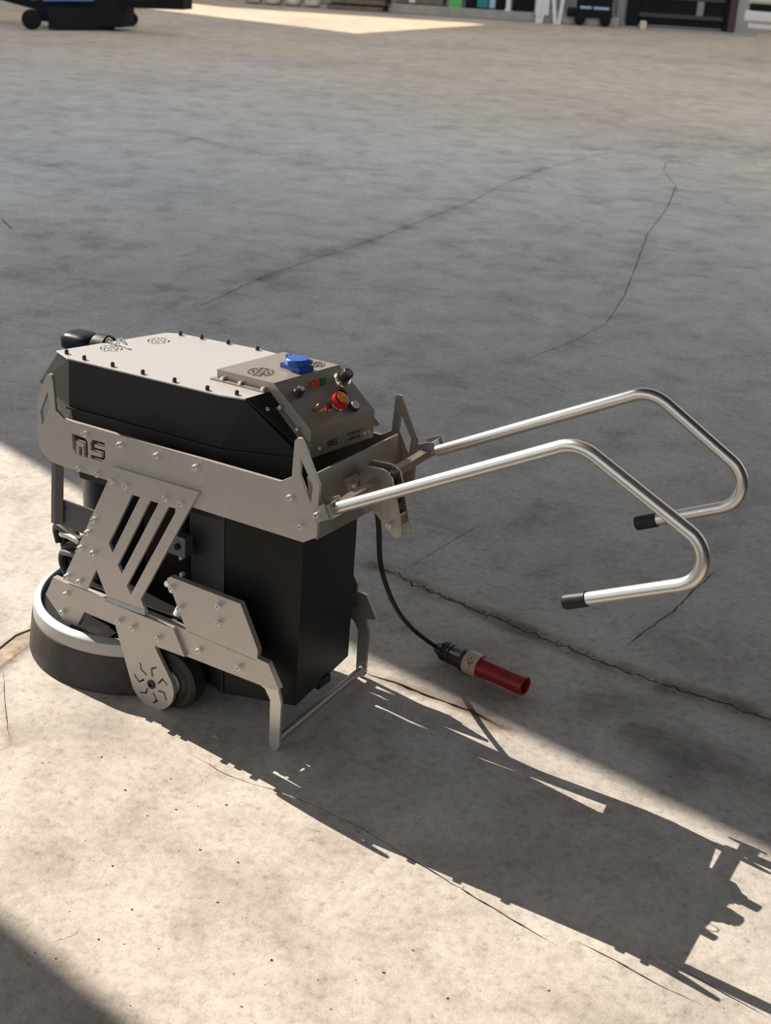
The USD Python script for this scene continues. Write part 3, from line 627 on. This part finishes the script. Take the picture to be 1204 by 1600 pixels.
# grinding head
DC = (-.56, .207)
gh = ob('grinding_head', lathe([(0, .095), (.271, .095), (.2725, .098), (.2715, .126), (.2690, .1300), (.2560, .1375), (.2520, .1378), (.2505, .1360), (.2505, .110), (0, .110)], (*DC, 0), (0, 0, 1), 96), 'ring', G, label='silver ring cover of the round grinding head')
ob('dust_skirt', lathe([(.262, .0), (.2860, .0), (.2868, .006), (.2765, .088), (.2745, .0955), (.262, .0955)], (*DC, .002), (0, 0, 1), 96), 'skirt', gh, label='dusty black rubber skirt')
ob('inner_cover', lathe([(0, .112), (.249, .112), (.247, .124), (0, .128)], (*DC, 0), (0, 0, 1), 72), 'satin', gh, label='black inner cover')
ob('grinding_disc', lathe([(0, .01), (.22, .01), (.22, .06), (0, .06)], (*DC, 0), (0, 0, 1), 48), 'darksteel', gh)

# motor, hoses and other dark things between the plates
ob('motor', lathe([(0, .137), (.13, .137), (.13, .17), (.118, .19), (.118, .44), (.110, .50), (.104, .53), (0, .53)], (-.585, .205, 0), (0, 0, 1), 48), 'motor', G, label='blue-black motor can')
ob('gear_case', box((-.39, .205, .36), (.16, .22, .34), .02), 'satin', G, smooth=False)
ob('motor_shelf', box((-.42, .185, .232), (.40, .36, .010), .001), 'satin', G, smooth=False)
for k, pts in enumerate([[(-.64, .06, .32), (-.695, .08, .31), (-.70, .09, .25), (-.66, .085, .20), (-.58, .08, .18)], [(-.60, .07, .30), (-.69, .085, .265), (-.705, .10, .22), (-.66, .10, .17)],
                         [(-.58, .06, .27), (-.66, .07, .285), (-.70, .075, .235), (-.66, .07, .185), (-.60, .06, .17)], [(-.60, .05, .33), (-.66, .055, .327), (-.70, .065, .33), (-.71, .075, .28)]]):
    ob('hose', tube(spline(pts, 26), .0125 if k < 3 else .010, 10), 'rubber', G)
ob('hose_sleeve', tube(spline([(-.61, .045, .318), (-.655, .05, .322), (-.685, .06, .314)], 10), .0085, 10), 'zinc', G)
ob('hose_sleeve', tube(spline([(-.60, .05, .275), (-.65, .055, .272), (-.69, .065, .262)], 10), .009, 10), 'bracket', G)
ob('mounting_block', box((-.322, .062, .392), (.060, .030, .050), .002), 'block', G, smooth=False, label='small grey steel block')
ob('block_bolt', lathe([(.0075, 0), (.0075, .006), (.004, .008), (0, .008)], (-.312, .047, .393), (0, -1, 0), 14), 'motor', G)
ob('hose_fitting', lathe([(.026, 0), (.024, .018), (.014, .036), (.008, .050), (0, .052)], (-.290, .024, .205), (0, 0, 1), 22), 'fitting', G, label='pale cone-shaped fitting')
for p, r in (((-.300, -.001, .322), .008), ((-.292, .004, .306), .007), ((-.275, .02, .345), .006), ((-.31, .06, .36), .005)):
    ob('fitting_nut', lathe([(0, 0), (r, .001), (r, .010), (r * .6, .013), (0, .013)], p, (.2, -1, .3), 8), 'steel', G, smooth=20)

# front bracket
ob('front_bracket_post', hull([(x, y, z) for (x, z) in ((-.648, .545), (-.662, .372)) for (dx, y) in ((0, .004), (.012, .016), (.003, .001), (.015, .013)) for x in (x + dx,)]), 'bracket', G, smooth=False, label='dark folded post of the front bracket')
bp = ob('front_bracket_arm', prism_y([(-.664, .372), (-.655, .365), (-.50, .358), (-.47, .430), (-.640, .433)], .018, .023), 'bracket', G, smooth=False, label='grey arm of the front bracket')
for x, z in ((-.624, .415), (-.637, .382)): ob('bracket_hole', lathe([(0, 0), (.0035, 0), (.0035, .0006), (0, .0006)], (x, .018, z), (0, -1, 0), 12), 'print', bp)
def scribble():
    rr = np.random.default_rng(5); ms = []
    for k in range(9):
        z = .395 + k * .0145; u = .5 + rr.uniform(-.2, .2)
        x, y = -.6600 + .014 * (z - .372) / .173 + .012 * u, .002 + .012 * u
        d = np.array([.022, .024, 0]) / math.hypot(.022, .024); nrm = np.array([.74, -.67, 0])
        P = [np.array([x, y, z]) + d * a + np.array([0, 0, b]) + nrm * c for a in (-.0025, .0025) for b in (-.004 + rr.uniform(-.002, .002), .003 + rr.uniform(-.002, .003)) for c in (.0002, .0008)]
        ms.append(hull(P))
    return cat_(*ms)
# black capped hose connector on the nose, with its clear wrap
cq = trimesh.creation.icosphere(4).vertices.copy()
cq[:, 2] = np.where(cq[:, 2] < 0, cq[:, 2] * .35, cq[:, 2]); cq = np.sign(cq) * np.abs(cq) ** .68
ob('hose_cap', (cq * [.050, .038, .031] + [-.694, .168, .768], trimesh.creation.icosphere(4).faces), 'motor', G, smooth=True, label='glossy black cap on the front hose connector')
ob('hose_collar', lathe([(0, 0), (.030, 0), (.033, .006), (.033, .034), (.029, .040), (0, .040)], (-.645, .165, .772), (1, .12, 0), 24), 'rubber', G)
ob('clear_wrap', cat_(*[tube(spline([(-.604, .15, .79), (-.594 + .004 * k, .152, .806 - .006 * k), (-.576, .15, .80 - .004 * k), (-.570, .155, .792 + .005 * k), (-.556 + .003 * k, .15, .812 - .003 * k), (-.540, .155, .80)], 24), .0014, 6) for k in range(4)]), 'clear', G, label='crumpled clear wrap')

# handles, pivot bar and bracket
def handle(pts, r=(.072, .058)):
    path = fillet(pts, r, 14)
    h = ob('handle_tube', tube(path, .0125, 22), 'alu', G, label=None)
    e, d = np.array(pts[-1]), np.array(pts[-1], float) - np.array(pts[-2]); d /= np.linalg.norm(d)
    ob('rubber_grip', lathe([(.0126, -.048), (.0150, -.047), (.0152, -.004), (.0135, 0), (0, 0)], e, d, 22), 'rubber', h, label='black rubber end cap')
    return h
handle([(.126, -.004, .622), (.634, 0, .891), (.962, 0, .726), (.646, 0, .574)])
handle([(.163, .38, .640), (.632, .38, .886), (.908, .38, .724), (.641, .38, .594)])
pb = hull([(.139 + s * a, y, .631 + c) for y in (.0, .385) for s, a, c in ((1, .009, .009), (1, -.009, .009), (1, .009, -.009), (1, -.009, -.009))])
ob('pivot_bar', pb, 'bar', G, smooth=False, label='square zinc bar carrying both handles')
for y, dz, dx in ((-.022, 0, 0), (.386, .012, .012)):
    k = ob('handle_clamp', cat_(prism_y([(.099 + dx, .630 + dz), (.128 + dx, .645 + dz), (.142 + dx, .616 + dz), (.112 + dx, .599 + dz)][::-1], y - .010, y - .006),
                                 prism_y([(.103 + dx, .636 + dz), (.140 + dx, .655 + dz), (.151 + dx, .630 + dz), (.114 + dx, .611 + dz)][::-1], y + .026, y + .030),
                                 hull([(.128 + dx + a, yy, .640 + dz + b) for a, b in ((0, 0), (.010, .006), (.012, -.028), (.022, -.022)) for yy in (y - .006, y + .026)])), 'zinc', G, smooth=False)
    bolt(.114 + dx, .619 + dz, y - .010, k, 'steel', .0055, .009)
def lobe(y0, y1, d=0.0):
    t = np.linspace(0, 2 * np.pi, 28, endpoint=False)
    pts = [(.146 + .030 * math.cos(a), .634 + .029 * math.sin(a)) for a in t] + [(.190 + .0145 * math.cos(a), .530 + .0145 * math.sin(a)) for a in t]
    pts += [(.088, .640), (.100, .660), (.128, .566)]
    from shapely.geometry import MultiPoint
    return prism_y(np.array(MultiPoint(pts).convex_hull.exterior.coords)[:-1], y0, y1)
k = ob('pivot_bracket', cat_(lobe(.160, .166), lobe(.196, .202)), 'zinc', G, smooth=False, label='pair of rounded zinc pivot plates')
bolt(.176, .543, .160, k, 'steel', .006, .012)
ob('spacer', box((.186, .181, .552), (.016, .030, .030), .002), 'bar', k, smooth=False)
ob('spacer', box((.164, .181, .650), (.018, .030, .012), .002), 'darksteel', k, smooth=False)
ob('spacer', box((.176, .181, .600), (.010, .030, .030), .002), 'rubber', k, smooth=False)
ob('foot_plate', hull([(x, y, z) for y, z in ((.108, .640), (.160, .636), (.166, .604), (.114, .606)) for x in (.083, .094)]), 'zinc', k, smooth=False)
stud((.094, .134, .622), (1, 0, 0), k, 'steel', .006, .007)
ob('bar_bolt', lathe([(.0075, 0), (.0075, .008), (0, .008)], (.17, .181, .628), (1, 0, .2), 8), 'rubber', k)

# ------------------------------------------------------------------ cable with its plug
K = thing('power_cable', 'black power cable with a red and beige industrial plug lying behind the grinder', 'cable', (.11, .56, 0))
path = spline([(.09, .20, .60), (.123, .20, .519), (.122, .215, .435), (.114, .27, .328), (.103, .36, .214), (.100, .45, .125), (.106, .53, .055), (.112, .558, .030)], 60)
ob('cord', tube(path, .0058, 12), 'rubber', K)
a0, a1 = np.array([.110, .558, .030]), np.array([.378, .520, .030]); ax = (a1 - a0) / np.linalg.norm(a1 - a0); LN = np.linalg.norm(a1 - a0)
pg = ob('plug', lathe([(0, 0), (.012, 0), (.016, .006), (.018, .016), (.0225, .019), (.0240, .050), (.0275, .082), (.0310, .088), (.0310, .097), (0, .097)], a0, ax, 30), 'plugblack', K, label='black rear body of the industrial plug')
for h in (.024, .033, .046): ob('rib', lathe([(.0225 + h * .03, h), (.0248 + h * .03, h + .0008), (.0248 + h * .03, h + .0022), (.0225 + h * .03, h + .003)], a0, ax, 30), 'plugblack', pg)
ob('collar', lathe([(.0302, .097), (.0302, .137), (0, .137)], a0, ax, 30), 'beige', pg, label='beige collar with a worn print')
d_, aa, bb = frame(ax)
up = np.array([-.2, -.75, .65]); up -= ax * (up @ ax); up /= np.linalg.norm(up); sd = np.cross(ax, up)
def patch(h, w, c, tilt=0):
    P = [a0 + ax * (h + i * w) + .0302 * (up * math.cos(q) + sd * math.sin(q)) * rr for i in (-.5, .5) for q in (c - .10, c + .10) for rr in (1.0, 1.02)]
    return hull(P)
ob('print_mark', cat_(patch(.112, .004, -.05), patch(.119, .009, .20), patch(.118, .005, -.25), patch(.126, .005, .05), patch(.122, .003, .42)), 'bg_brown', pg, smooth=False)
ob('shroud', lathe([(.0255, .137), (.0255, .152), (.0245, .156), (.0240, LN - .034), (.0250, LN - .032), (.0250, LN - .002), (.0235, LN), (.0190, LN), (.0185, LN - .03), (0, LN - .03)], a0, ax, 32), 'plugred', pg, label='dark red plug shroud')

# ------------------------------------------------------------------ background: the far side of the yard
B0, BD, BNN = np.array([-14.503, 24.76, 0]), np.array([.9274, .3741, 0]), np.array([-.3741, .9274, 0])   # along the wall, and into it
BA = math.atan2(BD[1], BD[0])
def bb_(s0, s1, d0, d1, z0, z1, b=.01):
    """Box along the back row: s along the wall, d depth behind its front line."""
    c = B0 + BD * (s0 + s1) / 2 + BNN * (d0 + d1) / 2
    return box((c[0], c[1], (z0 + z1) / 2), (s1 - s0, d1 - d0, z1 - z0), b, BA)
def bp_(s, d, z=0.0): return B0 + BD * s + BNN * d + np.array([0, 0, z])
ob('wall_back', bb_(-9, 24, 1.9, 2.2, 0, 5), 'back_wall', None, smooth=False, kind='structure', label='warm grey wall at the far end')
ob('trim_1', bb_(.15, 5.2, 0, 1.9, 0, .20, .02), 'plinth', None, smooth=False, kind='structure', label='low concrete plinth at the foot of the far wall')
ob('trim_2', bb_(5.2, 9.5, .05, 1.9, 0, .035, .01), 'plinth', None, smooth=False, kind='structure', label='low concrete step below the black gate')

g = thing('green_bin', 'bright green bin standing on the far plinth', 'bin', bp_(1.57, .3, .2))
c = bp_(1.57, .3, .2)
ob('bin_body', hull([c + BD * a * k + BNN * b * k + np.array([0, 0, z]) for a in (-.17, .17) for b in (-.17, .17) for k, z in ((.85, 0), (1, .55))]), 'bg_green', g, smooth=False)
ob('bin_lid', bb_(1.38, 1.76, .11, .49, .75, .79), 'bg_green', g, smooth=False)
def cabinet(name, label, s0, s1, d0, z0, z1, strips, group=None):
    g = thing(name, label, 'cabinet', bp_((s0 + s1) / 2, d0 + .3, z0))
    ob('body', bb_(s0, s1, d0, d0 + .6, z0, z1, .01), 'bg_black', g, smooth=False)
    for a, b, m in strips:
        ob('door_panel', bb_(a, b, d0 - .015, d0 + .01, z0 + .03, z1 - .05, .004), m, g, smooth=False)
    return g
cabinet('black_cabinet', 'black cabinet with teal and pale blue panels beside the green bin', 1.79, 2.66, .12, .2, 1.6, [(2.06, 2.30, 'bg_teal'), (2.33, 2.46, 'bg_sky')])
cabinet('black_cabinet', 'plain black cabinet between the slim white post and the white frame stand', 2.84, 3.30, .12, .2, 1.6, [])
g = thing('white_post', 'slim white post between the two black cabinets', 'post', bp_(2.75, .12, .2))
ob('shaft', bb_(2.70, 2.80, .07, .17, .2, 2.4, .01), 'bg_white', g, smooth=False)
ob('foot', bb_(2.675, 2.825, .04, .20, .2, .225, .004), 'bg_white', g, smooth=False)
g = thing('white_frame_stand', 'white frame stand with splayed legs in front of the plinth', 'stand', bp_(3.6, -.02, 0))
for s0, s1 in ((3.42, 3.50), (3.50, 3.66), (3.82, 3.68), (3.90, 3.98)):
    ob('leg', hull([bp_(s0 + a, -.10 + b, 0) for a in (-.04, .04) for b in (0, .08)] + [bp_(s1 + a, -.10 + b, .95) for a in (-.04, .04) for b in (0, .08)]), 'bg_white', g, smooth=False)
ob('top_rail', bb_(3.4, 4.05, -.11, .0, .93, 1.05, .01), 'bg_white', g, smooth=False)
ob('side_panel', bb_(3.36, 3.66, -.085, -.055, .16, .55, .01), 'bg_white', g, smooth=False)

# black trailer-like unit with wheels
g = thing('wheeled_unit', 'low black wheeled unit with pale edge strips left of the black gate', 'cart', bp_(4.65, .3, 0))
ob('chassis', bb_(4.05, 5.04, -.1, .75, .17, .33, .03), 'bg_black', g, smooth=False)
ob('upper_body', bb_(4.25, 5.02, -.05, .7, .33, .85, .05), 'bg_black', g, smooth=False)
for s0, s1 in ((4.33, 4.58), (4.62, 4.96)): ob('edge_strip', bb_(s0, s1, -.075, -.05, .345, .40, .004), 'bg_sky', g, smooth=False)
for s, r in ((4.90, .12), (4.3, .10), (4.90, .10), (4.35, .12)):
    ob('wheel', lathe([(0, 0), (r * .6, 0), (r, .01), (r, .09), (r * .6, .1), (0, .1)], bp_(s, -.12 if r > .11 else .6, r), BNN, 24), 'bg_black', g)

g = thing('black_gate', 'wide black gate with horizontal rails at the far wall', 'gate', bp_(6.5, .4, .035))
ob('gate_frame', cat_(bb_(5.35, 5.62, .25, .45, .035, 2.6, .01), bb_(7.45, 7.62, .25, .45, .035, 2.6, .01), bb_(5.35, 7.62, .25, .45, 2.45, 2.6, .01)), 'bg_black', g, smooth=False)
ob('gate_panel', bb_(5.6, 7.46, .33, .38, .06, 2.45, .01), 'bg_black', g, smooth=False)
for z0, z1, m in ((.055, .085, 'bg_grey'), (.24, .33, 'bg_dark'), (.62, .70, 'bg_dark')): ob('rail', bb_(5.6, 7.44, .28, .34, z0, z1, .01), m, g, smooth=False)
ob('upright', bb_(6.85, 7.0, .29, .34, .3, 2.4, .01), 'bg_grey', g, smooth=False)
ob('jamb', bb_(7.54, 7.68, .18, .30, .035, 2.6, .01), 'bg_maroon', g, smooth=False)
g = thing('grey_post', 'short grey post standing left of the black gate', 'post', bp_(5.25, .0, 0))
ob('shaft', bb_(5.12, 5.30, .18, .36, .035, 1.1, .02), 'bg_grey', g, smooth=False)
ob('post_foot', bb_(5.07, 5.335, .10, .40, .035, .11, .02), 'bg_grey', g, smooth=False)
g = thing('beige_block', 'small beige block on the ground by the black gate', 'block', bp_(5.73, -.02, 0))
ob('block_body', bb_(5.66, 5.80, -.06, .1, .0, .17, .015), 'bg_beige', g, smooth=False)
ob('pier', bb_(7.70, 9.3, .3, 1.9, 0, 4.8, .02), 'back_wall', None, smooth=False, kind='structure', label='warm grey pier right of the black gate')

# sacks and pallets left of the plinth
for k, (s, d, rx, rz, z) in enumerate([(-3.10, .35, .20, .14, 0), (-2.63, .35, .20, .14, 0), (-2.16, .35, .20, .14, 0), (-1.70, .35, .19, .14, 0), (-2.87, .35, .20, .13, .335), (-2.40, .35, .20, .13, .335), (-1.93, .35, .19, .13, .335)]):
    v = trimesh.creation.icosphere(3); q = v.vertices.copy()
    q *= 1 + .22 * (meshkit.fbm(q * 2.2 + k * 9, 3, k)[:, None] - .5)
    q = np.sign(q) * np.abs(q) ** .72 * [rx, .26, rz]
    ca_, sa_ = math.cos(BA), math.sin(BA); q = q @ np.array([[ca_, sa_, 0], [-sa_, ca_, 0], [0, 0, 1]])
    q[:, 2] -= q[:, 2].min(); q += bp_(s, d, z)
    nm = ['leftmost pale sack on the ground below the far wall', 'second pale sack from the left on the ground', 'third pale sack from the left on the ground', 'rightmost pale sack on the ground by the dark pallets',
          'upper pale sack at the left of the heap', 'upper pale sack in the middle of the heap', 'upper pale sack at the right of the heap'][k]
    ob('sack', (q, v.faces), 'bg_sack', None, label=nm, cat='sack', group='pale sacks heaped below the far wall')
for k, (s0, s1, z) in enumerate([(-1.32, -.05, 0), (-1.25, .0, .145), (-1.3, -.1, .29)]):
    g = thing('pallet', ['lowest dark wooden pallet of the stack right of the sacks', 'middle dark wooden pallet of the stack right of the sacks', 'top dark wooden pallet of the stack right of the sacks'][k], 'pallet', bp_((s0 + s1) / 2, .5, z), group='dark pallets stacked below the far wall')
    for j in range(3): ob('runner', bb_(s0, s1, .05 + j * .42, .15 + j * .42, z, z + .10, .004), 'bg_brown', g, smooth=False)
    for j in range(6): ob('board', bb_(s0 + j * (s1 - s0 - .12) / 5, s0 + j * (s1 - s0 - .12) / 5 + .12, .05, .99, z + .10, z + .12, .003), 'bg_dark', g, smooth=False)
g = thing('machine_crate', 'brown wooden crate with a pale latch on the plinth left of the green bin', 'crate', bp_(.75, .5, .2))
ob('crate_body', bb_(.25, 1.28, .2, .9, .2, .95, .01), 'bg_brown', g, smooth=False)
for z in (.22, .42, .62, .82): ob('crate_board', bb_(.24, 1.29, .18, .2, z, z + .09, .004), 'bg_brown', g, smooth=False)
ob('latch', bb_(.52, .66, .165, .18, .24, .34, .004), 'bg_white', g, smooth=False)

# white machine on a beige block at the right edge
g = thing('beige_pedestal', 'beige block pedestal under the white machine at the right edge', 'pedestal', (-4.85, 21.3, 0))
ob('pedestal_body', hull([(x, y, z) for x, y, z in ((-5.04, 21.05, 0), (-4.62, 21.05, 0), (-5.04, 21.45, 0), (-4.62, 21.45, 0), (-5.02, 21.07, .5), (-4.64, 21.07, .5), (-5.02, 21.43, .5), (-4.64, 21.43, .5))]), 'bg_beige', g, smooth=False)
g = thing('white_machine', 'white machine with a dark glass strip standing on the beige pedestal', 'machine', (-4.8, 21.3, .5))
ob('lower_body', box((-4.82, 21.25, .555), (.74, .62, .11), .03), 'bg_white', g, smooth=False)
ob('middle_body', box((-4.82, 21.25, .70), (.88, .70, .17), .03), 'bg_white', g, smooth=False)
ob('dark_strip', box((-4.80, 21.25, .84), (.80, .66, .11), .02), 'bg_black', g, smooth=False)
ob('top_body', box((-4.82, 21.25, 1.1), (.86, .70, .42), .06), 'bg_white', g, smooth=False)

# dark ride-on machine at the left edge
g = thing('sweeper_machine', 'dark parked machine with a blue panel and small wheels at the left edge', 'machine', (-14.0, 14.4, 0))
ob('chassis', hull([(-14.55, 14.05, .10), (-13.45, 14.75, .06), (-14.75, 14.75, .10), (-13.6, 15.3, .06), (-14.55, 14.05, .42), (-13.45, 14.75, .48), (-14.75, 14.75, .42), (-13.6, 15.3, .48)]), 'bg_black', g, smooth=False)
ob('drive_unit', hull([(-14.05, 13.80, .02), (-13.62, 14.85, .02), (-14.3, 14.2, .02), (-13.9, 15.0, .02), (-14.05, 13.80, .32), (-13.62, 14.85, .36), (-14.3, 14.2, .32), (-13.9, 15.0, .36)]), 'bg_black', g, smooth=False)
ob('blue_panel', hull([(-14.40, 14.08, .40), (-13.75, 14.48, .44), (-14.40, 14.12, .40), (-13.75, 14.52, .44), (-14.40, 14.08, .95), (-13.75, 14.48, .98), (-14.40, 14.12, .95), (-13.75, 14.52, .98)]), 'bg_blue', g, smooth=False, label='blue side panel')
ob('front_arm', hull([(-14.5, 14.1, .25), (-14.6, 14.3, .25), (-14.5, 14.1, .36), (-14.6, 14.3, .36), (-15.75, 14.2, .38), (-15.75, 14.5, .38), (-15.75, 14.2, .55), (-15.75, 14.5, .55)]), 'bg_black', g, smooth=False)
ob('rear_arm', hull([(-13.5, 14.75, .36), (-13.6, 15.1, .36), (-13.5, 14.75, .47), (-13.6, 15.1, .47), (-12.35, 15.0, .40), (-12.45, 15.35, .40), (-12.35, 15.0, .56), (-12.45, 15.35, .56)]), 'bg_black', g, smooth=False)
for p, r in (((-14.30, 13.72, .15), .15), ((-14.18, 15.9, .11), .11)):
    ob('wheel', lathe([(0, 0), (r * .5, 0), (r, .012), (r, .08), (r * .5, .09), (0, .09)], p, (.55, -.83, 0), 24), 'bg_black', g)
ob('caster_stem', tube([(-14.15, 15.9, .2), (-13.6, 15.2, .40)], .03, 8), 'bg_black', g)
ob('body_cover', hull([(-14.5, 14.2, .45), (-13.45, 14.85, .48), (-14.7, 14.75, .45), (-13.6, 15.3, .48), (-14.3, 14.35, 1.2), (-13.5, 14.9, 1.2), (-14.5, 14.75, 1.2), (-13.65, 15.2, 1.2)]), 'bg_dark', g, smooth=False)
